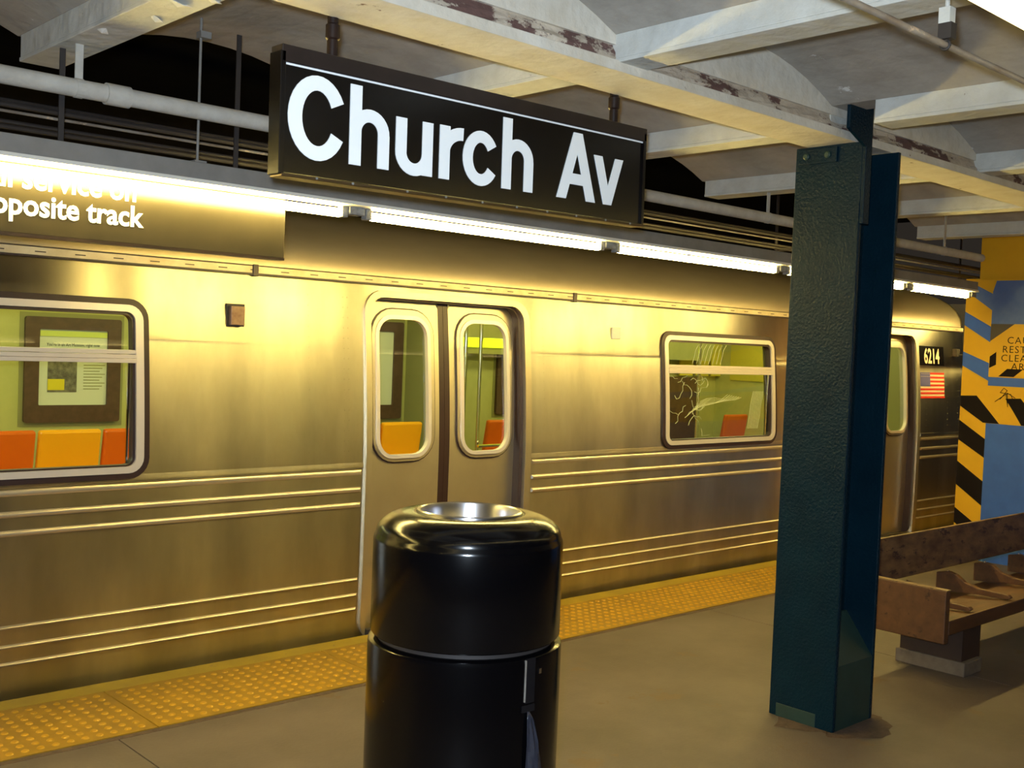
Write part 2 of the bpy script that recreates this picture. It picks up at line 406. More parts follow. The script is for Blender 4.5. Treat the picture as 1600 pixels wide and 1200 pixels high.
# loose paint flakes
def flake(px, py, pz, s, tilt, rot):
    bm = bmesh.new(); r = random.Random(int(px*1000+py*77))
    pts = [(math.cos(t)*s*r.uniform(.6, 1.1), math.sin(t)*s*.7*r.uniform(.6, 1.1)) for t in [k*math.pi/4 for k in range(8)]]
    R = Matrix.Rotation(rot, 3, 'Z') @ Matrix.Rotation(tilt, 3, 'X')
    c = bm.verts.new(Vector((px, py, pz))+R @ Vector((0, 0, -.01*s/.04)))
    vs = [bm.verts.new(Vector((px, py, pz))+R @ Vector((x, y, .15*x*x/s))) for x, y in pts]
    for i in range(8): bm.faces.new((c, vs[i], vs[(i+1) % 8]))
    o = obj('paint_flake', bm, 'flake', ceiling)
    s_ = o.modifiers.new('t', 'SOLIDIFY'); s_.thickness = .0015
    return o
for f in [(3.43, 2.12, 2.925, .035, .5, .2), (4.45, 1.93, 2.86, .04, .4, .8), (4.95, 2.0, 2.89, .03, .3, .1), (2.25, 3.2, 2.92, .05, .25, .6), (2.33, 3.05, 2.925, .045, .3, 1.2), (2.15, 3.35, 2.915, .04, .2, .2),
          (2.05, 3.55, 2.90, .035, .3, .9), (2.45, 3.2, 2.925, .03, .3, .4), (1.52, 3.2, 2.697, .045, .35, .3), (1.55, 3.42, 2.697, .035, .3, .9), (1.57, 3.08, 2.697, .04, .5, .6), (1.49, 3.7, 2.697, .03, .3, 1.5),
          (4.75, 2.35, 2.90, .03, .5, .8), (2.35, 2.2, 2.94, .05, .3, .2), (5.06, 1.72, 2.92, .04, .3, .5)]:
    flake(*f)

# ================================================================ SETTING: tunnel behind and above the train
obj('trim_1', box(-6, 15, YE, YE+.06, 2.99, 3.7), 'tunnel')['kind'] = 'structure'
tk = obj('wall_tunnel', box(-6, 15, 9.2, 9.4, -1.2, 3.7), 'tunnel'); tk['kind'] = 'structure'
tr = obj('ceiling_tunnel', box(-6, 15, YE, 9.4, 3.7, 3.8), 'tunnel'); tr['kind'] = 'structure'
tb = obj('floor_tunnel', box(-6, 15, 5.1, 9.4, -1.3, -1.2), 'tunnel'); tb['kind'] = 'structure'
wf = obj('wall_far', box(13.2, 13.4, 5.35, 9.2, -1.2, 2.42), 'wallgrey'); wf['kind'] = 'structure'
wb = obj('wall_bounce', box(-6, 15, -5.2, -5, 0, 3.1), 'backwall'); wb['kind'] = 'structure'  # unseen wall behind the camera, added only to bounce light

# ================================================================ wall at the right with hazard stripes
WX = 9.4; WY = 4.361; BR = 4.128     # left edge and inner edge of the striped border
wall = obj('wall_right', box(WX, WX+1.2, .6, WY, 0, 2.424), 'wyellow'); wall['kind'] = 'structure'
obj('wall_block', box(WX+.03, WX+1.2, .6, 4.263, 2.424, 2.95), 'wyellow', wall)
obj('ledge', box(WX-.006, WX+1.2, .6, WY+.005, 2.412, 2.430), 'wyellow', wall)
def wp(name, m, pts, d=.002):
    return obj(name, prism_x(pts, WX-d, WX), m, wall)
wp('blue_field', 'wblue', [(BR, .0), (.61, .0), (.61, 1.19), (BR, 1.19)])
wp('scuffed_field', 'wblue2', [(BR, 2.32), (4.10, 2.412), (.61, 2.412), (.61, 2.043), (BR, 2.043)])
wp('blue_bar', 'wblue', [(BR, 1.588), (.61, 1.588), (.61, 1.514), (BR, 1.514)])
wp('stripe', 'wblue2', [(WY, 2.412), (4.345, 2.412), (BR, 2.300), (BR, 2.160), (WY, 2.325)], .003)
wp('stripe', 'wblue', [(WY, 2.146), (BR, 2.018), (BR, 1.885), (WY, 2.029)], .003)
wp('stripe', 'wblue', [(WY, 1.800), (BR, 1.705), (BR, 1.555), (WY, 1.677)], .003)
wp('stripe', 'wblack', [(WY, 1.414), (4.221, 1.422), (4.12, 1.31), (4.015, 1.192), (4.152, 1.192), (4.26, 1.26), (WY, 1.325)], .003)
for a in ((1.201, 1.052, .891, 1.030), (.842, .686, .476, .638), (.435, .282, .143, .304), (.12, .0, .0, .0)):
    wp('stripe', 'wblack', [(WY, a[0]), (BR, a[1]), (BR, a[2]), (WY, a[3])] if a[1] else [(WY, .12), (4.2, 0), (WY, 0)], .003)
for y in (3.973, 3.62, 3.27, 2.92, 2.57):
    wp('stripe', 'wblack', [(y, 1.41), (y-.127, 1.419), (y-.200, 1.33), (y-.269, 1.192), (y-.144, 1.192), (y-.075, 1.30)], .003)
wp('caution_panel', 'wyellow', [(BR, 2.043), (1.0, 2.043), (1.0, 1.593), (BR, 1.593)], .004)
wp('panel_corner', 'wgrey', [(BR, 2.043), (3.93, 2.043), (BR, 1.895)], .006)
wp('panel_stripe', 'wblack', [(4.124, 1.764), (4.071, 1.804), (4.068, 1.695), (4.125, 1.665)], .006)
wp('panel_stripe', 'wblack', [(4.043, 1.597), (3.971, 1.664), (3.839, 1.664), (3.914, 1.597)], .006)
for (w_, y, z) in (('CAUTION', 3.985, 1.878), ('RESTRICTED', 4.022, 1.801), ('CLEARANCE', 4.030, 1.727), ('AREA', 3.940, 1.658)):
    text('lettering', w_, .083, 'wblack', wall, lambda u, v, w, y=y, z=z: (WX-.0045-w, y-u, z+v+.12*u*0), bold=-.004, extrude=.0006, spacing=1.15)
obj('graffiti', path_tube([(WX-.004, y, z) for y, z in ((4.02, 1.40), (3.96, 1.48), (3.99, 1.50), (4.02, 1.46), (3.93, 1.45), (3.90, 1.38))], .0024, 5), 'wblack', wall)
obj('graffiti', path_tube([(WX-.004, y, z) for y, z in ((4.06, 1.38), (3.97, 1.45), (3.95, 1.34), (3.96, 1.46), (3.89, 1.42))], .0024, 5), 'wblack', wall)

# ================================================================ steel column
CX0, CX1, CY0, CY1 = 4.45, 4.795, 2.57, 2.91
col = empty('steel_column', (4.62, 2.74, 0), 'dark teal painted steel column with bolted plates holding up the ceiling girder', 'column')
obj('flange', box(CX0, CX0+.022, CY0, CY1, 0, 2.665), 'teal', col, bevel=.003)
obj('flange', box(CX1-.022, CX1, CY0, CY1, 0, 2.665), 'teal', col, bevel=.003)
obj('web', box(CX0+.022, CX1-.022, 2.73, 2.75, 0, 2.665), 'teal', col)
obj('cap_strap', join(prism_y([(4.302, 2.700), (4.302, 2.838), (4.322, 2.862), (4.480, 2.868), (4.500, 2.850), (4.500, 2.30), (4.449, 2.30), (4.449, 2.64)], 2.552, 2.5695)), 'teal', col, bevel=.003, label='rounded plate rising past the girder')
obj('bracket', box(CX0-.014, CX0, 2.69, 2.89, 2.585, 2.655), 'teal', col, bevel=.004, label='small green bolted bracket')
for y in (2.735, 2.845):
    obj('bolt', lathe([(0, 0), (.010, .0), (.016, .006), (.016, .012), (0, .012)], 0, 0, 12), 'tealg', None)
    b = bpy.context.scene.collection.objects[-1]; b.parent = col; b.rotation_euler = (0, math.radians(90), 0); b.location = (CX0-.026-4.62, y-2.74, 2.62)
obj('base_fill', join(prism_x([(2.572, 0), (2.728, 0), (2.728, .49), (2.715, .49), (2.572, .300)], CX0+.022, CX1-.022)), 'tealg', col, label='sloped green painted fill at the foot')
obj('foot_plate', box(CX0-.006, CX0, 2.66, 2.87, 0.0, .062), 'tealg', col, bevel=.002)
obj('side_strap', box(CX0-.004, CX0, CY0+.002, 2.66, .0, 2.4), 'teal', col)

# ================================================================ big station sign
sg = empty('station_sign', (1.682, 2.85, 2.172), 'large black hanging sign reading Church Av in white letters', 'sign')
SW = 1.622
obj('panel', box(1.690, 1.682+SW-.008, 2.852, 2.895, 2.180, 2.53), 'signblack', sg)
obj('top_channel', box(1.676, 1.682+SW+.004, 2.842, 2.905, 2.498, 2.549), 'signframe', sg, bevel=.003)
obj('bottom_channel', join(box(1.682, 1.682+SW-.004, 2.842, 2.905, 2.166, 2.176), box(1.682, 1.682+SW-.004, 2.838, 2.843, 2.1675, 2.1745)), mat('gold_lit_trim', (.09, .06, .03), rough=.35, metal=.6), sg, bevel=.001, label='thin bottom trim with golden light painted in')  # golden light caught by the bottom rail is put into its colour
obj('end_channel', box(1.672, 1.690, 2.842, 2.905, 2.172, 2.53), 'signblack', sg, bevel=.002)
obj('end_channel', box(1.682+SW-.012, 1.682+SW+.002, 2.842, 2.905, 2.172, 2.53), 'signblack', sg, bevel=.002)
obj('stripe', box(1.690, 1.682+SW-.010, 2.8495, 2.852, 2.4925, 2.4985), 'white', sg, label='thin white line along the top')
for x in (1.80, 1.93, 2.14, 2.30, 2.46, 2.62, 2.77, 2.92, 3.08, 3.22):
    obj('screw', tube((x, 2.835, 2.172), (x, 2.8385, 2.172), .004, 8), 'socket', sg)
def ell(cx, cz, rx, rz, tx, tz, a0, a1, n=28):
    """ribbon between two ellipses"""
    o = []; i_ = []
    for k in range(n+1):
        a = math.radians(a0+(a1-a0)*k/n)
        o.append((cx+rx*math.cos(a), cz+rz*math.sin(a))); i_.append((cx+(rx-tx)*math.cos(a), cz+(rz-tz)*math.sin(a)))
    return o, i_
def ribbon(o, i_):
    V = []; F = []; n = len(o)
    for y in (2.849, 2.8522):
        V += [(x, y, z) for x, z in o]+[(x, y, z) for x, z in i_]
    for k in range(n-1):
        F += [(k, k+1, n+k+1, n+k), (2*n+k, 3*n+k, 3*n+k+1, 2*n+k+1), (k, 2*n+k, 2*n+k+1, k+1), (n+k, n+k+1, 3*n+k+1, 3*n+k)]
    F += [(0, n, 3*n, 2*n), (n-1, 3*n-1, 4*n-1, 2*n-1)]
    return V, F
LJ = [0]
def poly(*pts):
    LJ[0] = (LJ[0]+1) % 3
    return prism_y(list(pts), 2.8488-.0003*LJ[0], 2.8522)
zb = 2.232; XH = .178; CH = .245; T = .043
def g_C(x, w):
    return ribbon(*ell(x+w/2, zb+CH/2-.002, w/2, CH/2+.004, .048, .044, 27, 333))
def g_h(x, w):
    r = w/2
    o, i_ = ell(x+r, zb+XH-r*.98, r, r*.98, T, .040, 0, 180, 16)
    return join(poly((x, zb), (x+T, zb), (x+T, zb+CH), (x, zb+CH)), ribbon(o, i_), poly((x+w-T, zb), (x+w, zb), (x+w, zb+XH-r*.98), (x+w-T, zb+XH-r*.98)))
def g_u(x, w):
    r = w/2
    o, i_ = ell(x+r, zb+r*.96-.004, r, r*.98, T, .040, 180, 360, 16)
    return join(poly((x+w-T, zb), (x+w, zb), (x+w, zb+XH-.004), (x+w-T, zb+XH-.004)), ribbon(o, i_), poly((x, zb+r*.95-.004), (x+T, zb+r*.95-.004), (x+T, zb+XH-.004), (x, zb+XH-.004)))
def g_r(x, w):
    o, i_ = ell(x+w, zb+XH-.088, w-.0, .088, .043, .042, 88, 180, 10)
    return join(poly((x, zb), (x+T, zb), (x+T, zb+XH-.002), (x, zb+XH-.002)), ribbon(o, i_))
def g_c(x, w):
    return ribbon(*ell(x+w/2, zb+XH/2, w/2, XH/2+.004, .043, .040, 32, 328))
def g_A(x, w):
    c = x+w/2; t = .023
    return join(poly((x, zb), (x+.048, zb), (c+t, zb+CH), (c-t, zb+CH)),
                poly((x+w-.048, zb), (x+w, zb), (c+t, zb+CH), (c-t, zb+CH)),
                poly((x+.045, zb+.055), (x+w-.045, zb+.055), (x+w-.058, zb+.095), (x+.058, zb+.095)))
def g_v(x, w):
    c = x+w/2; t = .022
    return join(poly((x, zb+XH), (x+.045, zb+XH), (c+t, zb), (c-t, zb)),
                poly((x+w-.045, zb+XH), (x+w, zb+XH), (c+t, zb), (c-t, zb)))
for ch, fn, x, w in (('C', g_C, 1.704, .205), ('h', g_h, 1.922, .150), ('u', g_u, 2.098, .150), ('r', g_r, 2.277, .098), ('c', g_c, 2.378, .160), ('h', g_h, 2.556, .148), ('A', g_A, 2.826, .205), ('v', g_v, 3.018, .163)):
    obj('letter', fn(x, w), 'white', sg, label='white letter '+ch)
for x in (1.866, 3.142):
    obj('hanger_post', lathe([(.017, 2.54), (.017, 2.600), (.022, 2.605), (.022, 2.645), (.017, 2.65), (.017, 2.672)], x, 2.872, 16), 'post', sg, smooth=True)
sg.rotation_euler = (0, math.radians(-0.55), 0)

# ================================================================ platform edge light row
def light_row(name, x0, n, yc, label, cat, tubem, zc=2.243, group=None, last=1.51):
    root = empty(name, (x0, yc, zc), label, cat, group)
    x1 = x0+(n-1)*1.655+last+.145
    obj('channel', join(box(x0-.07, x1-.05, yc-.045, yc+.055, zc+.052, zc+.118)), 'fixture', root, bevel=.003)
    obj('reflector', prism_x([(yc-.060, zc+.036), (yc-.052, zc+.052), (yc+.062, zc+.052), (yc+.070, zc+.036), (yc+.03, zc+.030), (yc-.02, zc+.030)], x0-.065, x1-.06), 'reflector', root)
    for k in range(n):
        a = x0+k*1.655; ln = last if k == n-1 else 1.51
        obj('lamp_tube', lathe_x(a, a+ln, .019, yc, zc)[0], tubem, root, smooth=True, label='glowing fluorescent tube')
        for s0 in (a-.018, a+ln+.002):
            obj('socket', join(box(s0-.008, s0+.022, yc-.020, yc+.020, zc-.018, zc+.03)), 'socket', root, bevel=.003)
        obj('joint_cover', box(a+ln+.025, a+ln+.105, yc-.03, yc+.03, zc-.004, zc+.03), 'socket', root, bevel=.003)
    return root
def lathe_x(x0, x1, r, yc, zc, n=16):
    pr = [(0, x0), (r*.7, x0+.002), (r, x0+.012), (r, x1-.012), (r*.7, x1-.002), (0, x1)]
    V = []; F = []; k = len(pr)
    for i in range(n):
        t = 2*math.pi*i/n
        for q, x in pr: V.append((x, yc+q*math.cos(t), zc+q*math.sin(t)))
    for i in range(n):
        for j in range(k-1): F.append((i*k+j, i*k+j+1, ((i+1) % n)*k+j+1, ((i+1) % n)*k+j))
    return [(V, F)]
row = light_row('light_fixture', 2.845-4*1.655, 8, 4.05, 'long grey fluorescent light fixture hanging above the yellow platform edge', 'light fixture', 'tube', last=.93)
far_row = light_row('light_fixture', 10.30, 1, 4.62, 'short fluorescent light fixture past the striped yellow wall near the car end', 'light fixture', 'tube')
obj('rod_hanger', tube((11.0, 4.62, 2.36), (11.0, 4.62, 3.0), .006, 8), 'fixture', far_row)
for x in (1.492, 2.190):
    obj('strap_hanger', box(x-.010, x+.010, 4.055, 4.061, 2.361, 2.71 if x < 2 else 2.9), 'dark', row)
obj('rod_hanger', join(tube((2.02, 4.05, 2.36), (2.02, 4.05, 2.93), .0055, 8), box(2.0, 2.05, 4.03, 4.07, 2.358, 2.372)), 'fixture', row)
obj('hanger_clip', box(2.01, 2.055, 4.03, 4.07, 2.85, 2.875), 'fixture', row)

near = light_row('light_fixture', 1.92-.09-3*1.655, 8, 0.955, 'glaring fluorescent light fixture at the top right corner of the view', 'light fixture', 'tube2', zc=2.395)
for x in (1.53, 4.36, 7.19):
    obj('rod_hanger', tube((x, .955, 2.50), (x, .955, 2.71), .006, 8), 'fixture', near)

# ================================================================ pipes and conduits
pp = empty('lagged_pipe', (1, 3.95, 2.54), 'thick pale lagged pipe running behind the light row above the train', 'pipe')
obj('pipe', tube((-6, 3.95, 2.545), (8.74, 3.95, 2.545), .032, 20), 'pipe', pp, smooth=True)
obj('coupling', tube((1.607, 3.95, 2.545), (1.695, 3.95, 2.545), .039, 20), 'pipe', pp, smooth=True)
for x in (1.51, 5.76, 8.1):
    obj('hanger', join(box(x-.014, x+.014, 3.947, 3.953, 2.57, 2.72 if x < 2 or x == 5.76 else 2.86), tube((x-.013, 3.95, 2.545), (x+.013, 3.95, 2.545), .035, 16)), 'pipe', pp)
cb = empty('conduit_bundle', (1, 4.7, 2.5), 'dark bundle of thin conduits below the pale lagged pipe', 'conduit')
for y, z, r, m in ((4.5, 2.525, .006, 'conduit'), (4.53, 2.49, .008, 'dark'), (4.6, 2.57, .012, 'dark'), (4.7, 2.60, .014, 'dark'), (4.7, 2.50, .012, 'dark')):
    obj('conduit', tube((-6, y, z), (13.1, y, z), r, 8), m, cb, smooth=True)
for x in (1.0, 4.0, 7.0, 10.0):
    obj('bracket', join(box(x-.012, x+.012, 4.49, 4.72, 2.475, 2.482), box(x-.012, x+.012, 4.71, 4.72, 2.475, 3.0)), 'dark', cb)
nc = empty('ceiling_conduit', (2.2, 1.345, 2.5), 'thin worn painted conduit crossing the ceiling at upper right', 'conduit')
obj('conduit', tube((-2, 1.345, 2.507), (9, 1.345, 2.507), .0085, 14), 'conduit', nc, smooth=True)
obj('clamp', join(box(2.69, 2.72, 1.325, 1.36, 2.52, 2.56), *[tube((2.705, 1.345+.012*math.cos(a), 2.507+.012*math.sin(a)), (2.705, 1.345+.012*math.cos(a+.5), 2.507+.012*math.sin(a+.5)), .0035, 6) for a in [k*.5 for k in range(13)]]), 'dark', nc)
obj('clamp_mount', box(2.69, 2.72, 1.33, 1.36, 2.56, 2.60), 'beam', nc)
obj('clamp_stem', tube((2.705, 1.345, 2.59), (2.705, 1.345, 2.93), .006, 8), 'beam', nc)

# ================================================================ small sign behind the light row
s2 = empty('service_sign', (2.0, 4.13, 1.99), 'grey sign behind the edge lights reading All service on opposite track', 'sign')
obj('panel', box(.30, 2.468, 4.125, 4.165, 2.028, 2.345), 'signgrey', s2, bevel=.003)
obj('bottom_trim', box(.30, 2.468, 4.122, 4.168, 2.018, 2.029), 'signframe', s2)
obj('hanger', box(.6, .63, 4.14, 4.15, 2.34, 3.0), 'dark', s2)
for body, x, z in (('All service on', 1.812, 2.192), ('opposite track', 1.834, 2.096)):
    text('lettering', body, .112, 'white', s2, lambda u, v, w, x=x, z=z: (x+u, 4.1235-w, z+v), bold=.022, extrude=.001, sx=.92, align='RIGHT', spacing=1.0, label='white lettering', words=True)

# ================================================================ subway car
car = empty('subway_car', (4.3, 5.16, -.1), 'stainless steel subway car 6214 standing along the platform edge', 'train')
XL, XR = -4.2, 11.25
DC = [-.986, 4.304, 9.594]      # door centres
WC = [1.625, 7.052]             # window centres
dhole = [rrect(c-.615, c+.625, .03, 1.952, .10) for c in DC]
whole = [rrect(c-.725, c+.725, .985, 1.835, .085) for c in WC]
obj('side_panel', plate([(XL, -.35), (XR, -.35), (XR, 2.03), (XL, 2.03)], dhole+whole, 0, step=.0583), 'steel', car, smooth=True); analytic(bpy.data.objects['side_panel'])
rp = [(5.243, 2.028), (5.243, 2.075), (5.262, 2.16), (5.31, 2.235), (5.39, 2.305), (5.50, 2.365), (5.66, 2.42), (6.0, 2.49), (6.68, 2.54)]
rp2 = rp+[(13.36-y, z) for y, z in reversed(rp[:-1])]
V = [(x, y, z) for x in (XL, XR) for y, z in rp2]; k = len(rp2)
obj('roof', (V, [(i, i+1, k+i+1, k+i) for i in range(k-1)]), 'roof', car, smooth=True)
obj('body_side', box(XL, XR, 8.17, 8.2, -.35, 2.06), 'steel', car)
obj('underframe', box(XL, XR, 5.25, 8.1, -.9, -.06), 'dark', car)
endp = [(5.165, -.35), (5.165, 1.0), (5.243, 2.03)]+rp[1:]
endp = endp+[(13.36-y, z) for y, z in reversed(endp[:-1])]
obj('end_panel', prism_x(endp, XR-.04, XR), 'steel', car)
obj('end_panel', prism_x(endp, XL, XL+.04), 'steel', car)
# drip rail: flat strip with slots and a dark lower lip
obj('drip_rail', prism_x([(5.243, 2.022), (5.232, 2.024), (5.232, 2.060), (5.243, 2.064)], XL, XR), 'rail', car)
obj('rail_lip', prism_x([(5.243, 2.016), (5.226, 2.014), (5.226, 2.024), (5.243, 2.026)], XL, XR), 'rubber', car)
obj('rail_seam', prism_x([(5.243, 2.064), (5.229, 2.064), (5.229, 2.067), (5.243, 2.067)], XL, XR), 'rubber', car)
x = XL+.1
while x < XR-.1:
    obj('rail_slot', box(x, x+.05, 5.2305, 5.233, 2.038, 2.043), 'rubber', car); x += .185
for x in (2.955, 5.40, 8.6):
    obj('rail_joint', box(x-.012, x+.02, 5.222, 5.236, 2.008, 2.070), 'rubber', car, bevel=.003)
# ribs between the doors
bays = [(XL, DC[0]-.655), (DC[0]+.675, DC[1]-.655), (DC[1]+.675, DC[2]-.655), (DC[2]+.70, XR-.03)]
for a, b in bays:
    for z in (.835, .748, .928, .318, .228, .146):
        h = .011 if z != .928 else .008
        if abs(z-.928) < .001: z = .932
        q = .62 if z < .5 else 1.0
        pr = [(sk(z)-.0005, z-.013*q), (sk(z)-h*.75, z-.008*q), (sk(z)-h, z), (sk(z)-h*.75, z+.008*q), (sk(z)-.0005, z+.016*q)]
        g = prism_x(pr, a+.01, b-.01)
        g[0][:] = [(x+(.012 if (x < (a+b)/2) else -.012)*(0 if y > sk(z)-.002 else 1), y, zz) for x, y, zz in g[0]]
        obj('rib', g, 'rib', car, smooth=True)
    obj('belt_fold', prism_x([(5.1605, .955), (5.154, .962), (5.154, .970), (5.1625, 1.000)], a, b), 'steel', car, smooth=True)
# rivets
rv = []
for a, b in bays:
    for x in (b-.10, b-.13, b-.36, a+.12):
        for j in range(16):
            z = 1.06+j*.058
            rv.append(tube((x, sk(z)-.0015, z), (x, sk(z)+.001, z), .004, 6))
o = obj('rivets', join(*rv), 'steel', car); o['kind'] = 'stuff'
# doors
for di, c in enumerate(DC):
    dx = c-4.304
    fr = obj('door_frame', ring(rrect(c-.645, c+.665, -.06, 1.985, .135), rrect(c-.605, c+.613, -.10, 1.945, .10), -.016, .10), 'steel_door', car, smooth=True)
    obj('door_reveal', ring(rrect(c-.615, c+.620, -.1, 1.950, .10), rrect(c-.600, c+.585, -.12, 1.935, .09), .012, .11), 'rubber', car, smooth=True)
    for side in (0, 1):
        x0, x1 = ((3.700, 4.262), (4.346, 4.925))[side]; wx0, wx1 = ((3.756, 4.216), (4.400, 4.866))[side]; gx0, gx1 = ((3.803, 4.164), (4.449, 4.815))[side]
        x0 += dx; x1 += dx; wx0 += dx; wx1 += dx; gx0 += dx; gx1 += dx
        hole = rrect(gx0-.03, gx1+.03, 1.000, 1.845, .11)
        ot = [(x0, .02), (x1, .02), (x1, 1.90), (x1-.02, 1.935), (x1-.05, 1.945), (x0+.05, 1.945), (x0+.02, 1.935), (x0, 1.90)]
        d = obj('door', plate(ot, [hole], .072, .092), 'steel_door', car)
        obj('window_frame', ring(rrect(wx0, wx1, .976, 1.882, .155), rrect(gx0-.018, gx1+.018, 1.002, 1.842, .115), .060, .08), 'steel_door', d, smooth=True)
        obj('inner_frame', ring(rrect(gx0-.024, gx1+.024, .996, 1.848, .12), rrect(gx0, gx1, 1.018, 1.823, .10), .053, .085), 'frame_al', d, smooth=True)
        obj('gasket', ring(rrect(wx0-.008, wx1+.008, .968, 1.890, .163), rrect(wx0+.004, wx1-.004, .980, 1.878, .151), .066, .076), 'rubber', d, smooth=True)
        obj('pane', plate(rrect(gx0-.004, gx1+.004, 1.014, 1.827, .10), [], .078), 'glass', d)
        ex = x1 if side == 0 else x0
        s = -1 if side == 0 else 1
        obj('rubber_edge', plate([(min(ex, ex-s*.041), .02), (max(ex, ex-s*.041), .02), (max(ex, ex-s*.041), 1.94), (min(ex, ex-s*.041), 1.94)], [], .072, .090), 'rubber', d)
    obj('door_sill', box(c-.60, c+.60, 5.14, 5.30, -.03, .018), 'dark', car, bevel=.003)
# windows
for wi, c in enumerate(WC):
    w = obj('window', ring(rrect(c-.738, c+.738, .972, 1.848, .10), rrect(c-.705, c+.705, 1.003, 1.815, .072), -.012, .03), 'rubber', car, smooth=True, label='dark rubber window surround')
    obj('frame', ring(rrect(c-.708, c+.708, 1.000, 1.818, .075), rrect(c-.668, c+.668, 1.032, 1.784, .045), -.018, .04), 'frame_al', w, smooth=True)
    obj('inner_gasket', ring(rrect(c-.670, c+.670, 1.030, 1.786, .045), rrect(c-.655, c+.655, 1.040, 1.768, .035), -.006, .04), 'rubber', w, smooth=True)
    obj('sash_bar', join(*[prism_x([(sk(z)-.016-e, z-.010), (sk(z)-.016-e, z+.010), (sk(z)+.03, z+.010), (sk(z)+.03, z-.010)], c-.672, c+.672) for z, e in ((1.588, 0), (1.566, .004), (1.545, .007))]), 'frame_al', w, bevel=.002)
    obj('side_rail', box(c+.635, c+.645, 5.19, 5.2, 1.03, 1.55), 'chrome', w)
    obj('pane', plate(rrect(c-.66, c+.66, 1.036, 1.545, .03), [], .016), 'glass', w)
    obj('pane', plate(rrect(c-.66, c+.66, 1.588, 1.775, .03), [], .022), 'glass', w)
    if wi == 1:
        rs = random.Random(5); sc = []
        def scr(x, z, pts): sc.append(path_tube([(x+u, sk(z+v)+.0125, z+v) for u, v in pts], .0018, 4))
        for q in range(16):
            x = c-.55+rs.random()*.35; z = 1.10+rs.random()*.4; a = rs.uniform(0, 6.28); p = [(0, 0)]
            for j in range(6):
                a += rs.uniform(-1.1, 1.1); p.append((p[-1][0]+.035*math.cos(a), max(-(z-1.06), min(1.52-z, p[-1][1]+.035*math.sin(a)))))
            scr(x, z, p)
        for q in range(7):
            scr(c-.45+.03*q, 1.20+.02*q, [(t*.09, .03*t-.004*q*t+.02*math.sin(t)) for t in range(7)])
        for q in range(8):
            x = c-.35+.05*q; scr(x, 1.61, [(0, 0), (.03, .06), (.05, .11), (.09, .15)])
            scr(c+.35+.02*q, 1.10, [(0, 0), (.03, .10), (.05, .2), (.09, .3)])
        obj('scratches', join(*sc), 'scratch', w)['kind'] = 'stuff'
# fittings on the skin
def skinbox(x0, x1, z0, z1, d): return [(x, sk((z0+z1)/2)+e, z) for x in (x0, x1) for e in (-d, .001) for z in (z0, z1)], box(0, 1, 0, 1, 0, 1)[1]
obj('marker_box', skinbox(2.800, 2.880, 1.742, 1.842, .035), mat('brown_metal', (.30, .20, .13), (.18, .10, .07), rough=.45, metal=.4, scale=20), car, bevel=.004)
obj('painted_box_shadow', skinbox(2.788, 2.892, 1.730, 1.854, .006), 'dark', car)  # dark plate drawn in as the shade around the marker box
obj('marker_box', skinbox(5.775, 5.868, 1.768, 1.850, .010), 'flake', car, bevel=.004)
obj('marker_box', skinbox(11.00, 11.07, 1.76, 1.84, .05), 'dark', car, bevel=.004)
obj('marker_stem', tube((11.05, 5.17, 1.78), (11.12, 5.12, 1.785), .006, 6), 'dark', car)
npl = obj('number_plate', plate([(10.285, 1.660), (10.80, 1.660), (10.80, 1.852), (10.285, 1.852)], [], -.004, .0), 'signblack', car, label='black number plate reading 6214')
text('lettering', '6214', .205, 'flagwhite', npl, lambda u, v, w: (10.542+u, sk(1.69+v)-.0048-w, 1.684+v), bold=.024, extrude=.0006, sx=.80, align='CENTER')
fg = obj('flag_decal', plate([(10.287, 1.335), (10.79, 1.335), (10.79, 1.590), (10.287, 1.590)], [], -.003, .0), 'flagwhite', car, label='small flag decal with stars and stripes')
hh = .255/13
for k in range(0, 13, 2):
    z1 = 1.590-k*hh
    obj('flag_stripe', plate([(10.287 if k > 6 else 10.49, z1-hh), (10.79, z1-hh), (10.79, z1), (10.287 if k > 6 else 10.49, z1)], [], -.0045, -.003), 'red', fg)
obj('flag_canton', plate([(10.287, 1.590-7*hh), (10.49, 1.590-7*hh), (10.49, 1.590), (10.287, 1.590)], [], -.0045, -.003), 'flagblue', fg)
st = []
for r_ in range(5):
    for q in range(6): st.append(box(10.305+q*.032, 10.313+q*.032, sk(1.56)-.0065, sk(1.56)-.004, 1.573-r_*.026, 1.580-r_*.026))
obj('flag_stars', join(*st), 'flagwhite', fg)['kind'] = 'stuff'

# ---- interior
IX0, IX1 = XL+.05, XR-.3
inh = [rrect(c-.62, c+.63, .03, 1.952, .10) for c in DC]+[rrect(c-.735, c+.735, .985, 1.835, .085) for c in WC]
obj('inner_side_liner', plate([(IX0, 0), (IX1, 0), (IX1, 2.02), (IX0, 2.02)], inh, .115), 'inwall', car)
obj('inner_floor', box(IX0, IX1, 5.27, 8.17, -.05, 0), 'infloor', car)
obj('inner_ceiling', prism_x([(5.35, 2.02), (5.7, 2.17), (7.66, 2.17), (8.16, 1.98), (8.16, 2.02), (7.68, 2.20), (5.68, 2.20), (5.33, 2.05)], IX0, IX1), 'inwall', car)
obj('inner_wall', box(IX0, IX1, 8.12, 8.16, 0, 2.02), 'inwall', car)
obj('bulkhead', box(IX1-.04, IX1, 5.3, 8.15, 0, 2.15), 'inwall', car)
for (a, b) in ((5.45, 5.95), (6.05, 6.45), (6.55, 7.15), (7.3, 7.9)):
    obj('bulkhead_panel', box(IX1-.055, IX1-.04, a, b, .75 if a < 7 else 1.38, 1.95), 'inpanel' if a < 7 else mat('yellow_laminate', (.62, .55, .06), rough=.5), car)
obj('cab_door_window', box(IX1-.06, IX1-.054, 6.62, 7.08, 1.15, 1.8), 'dark', car)
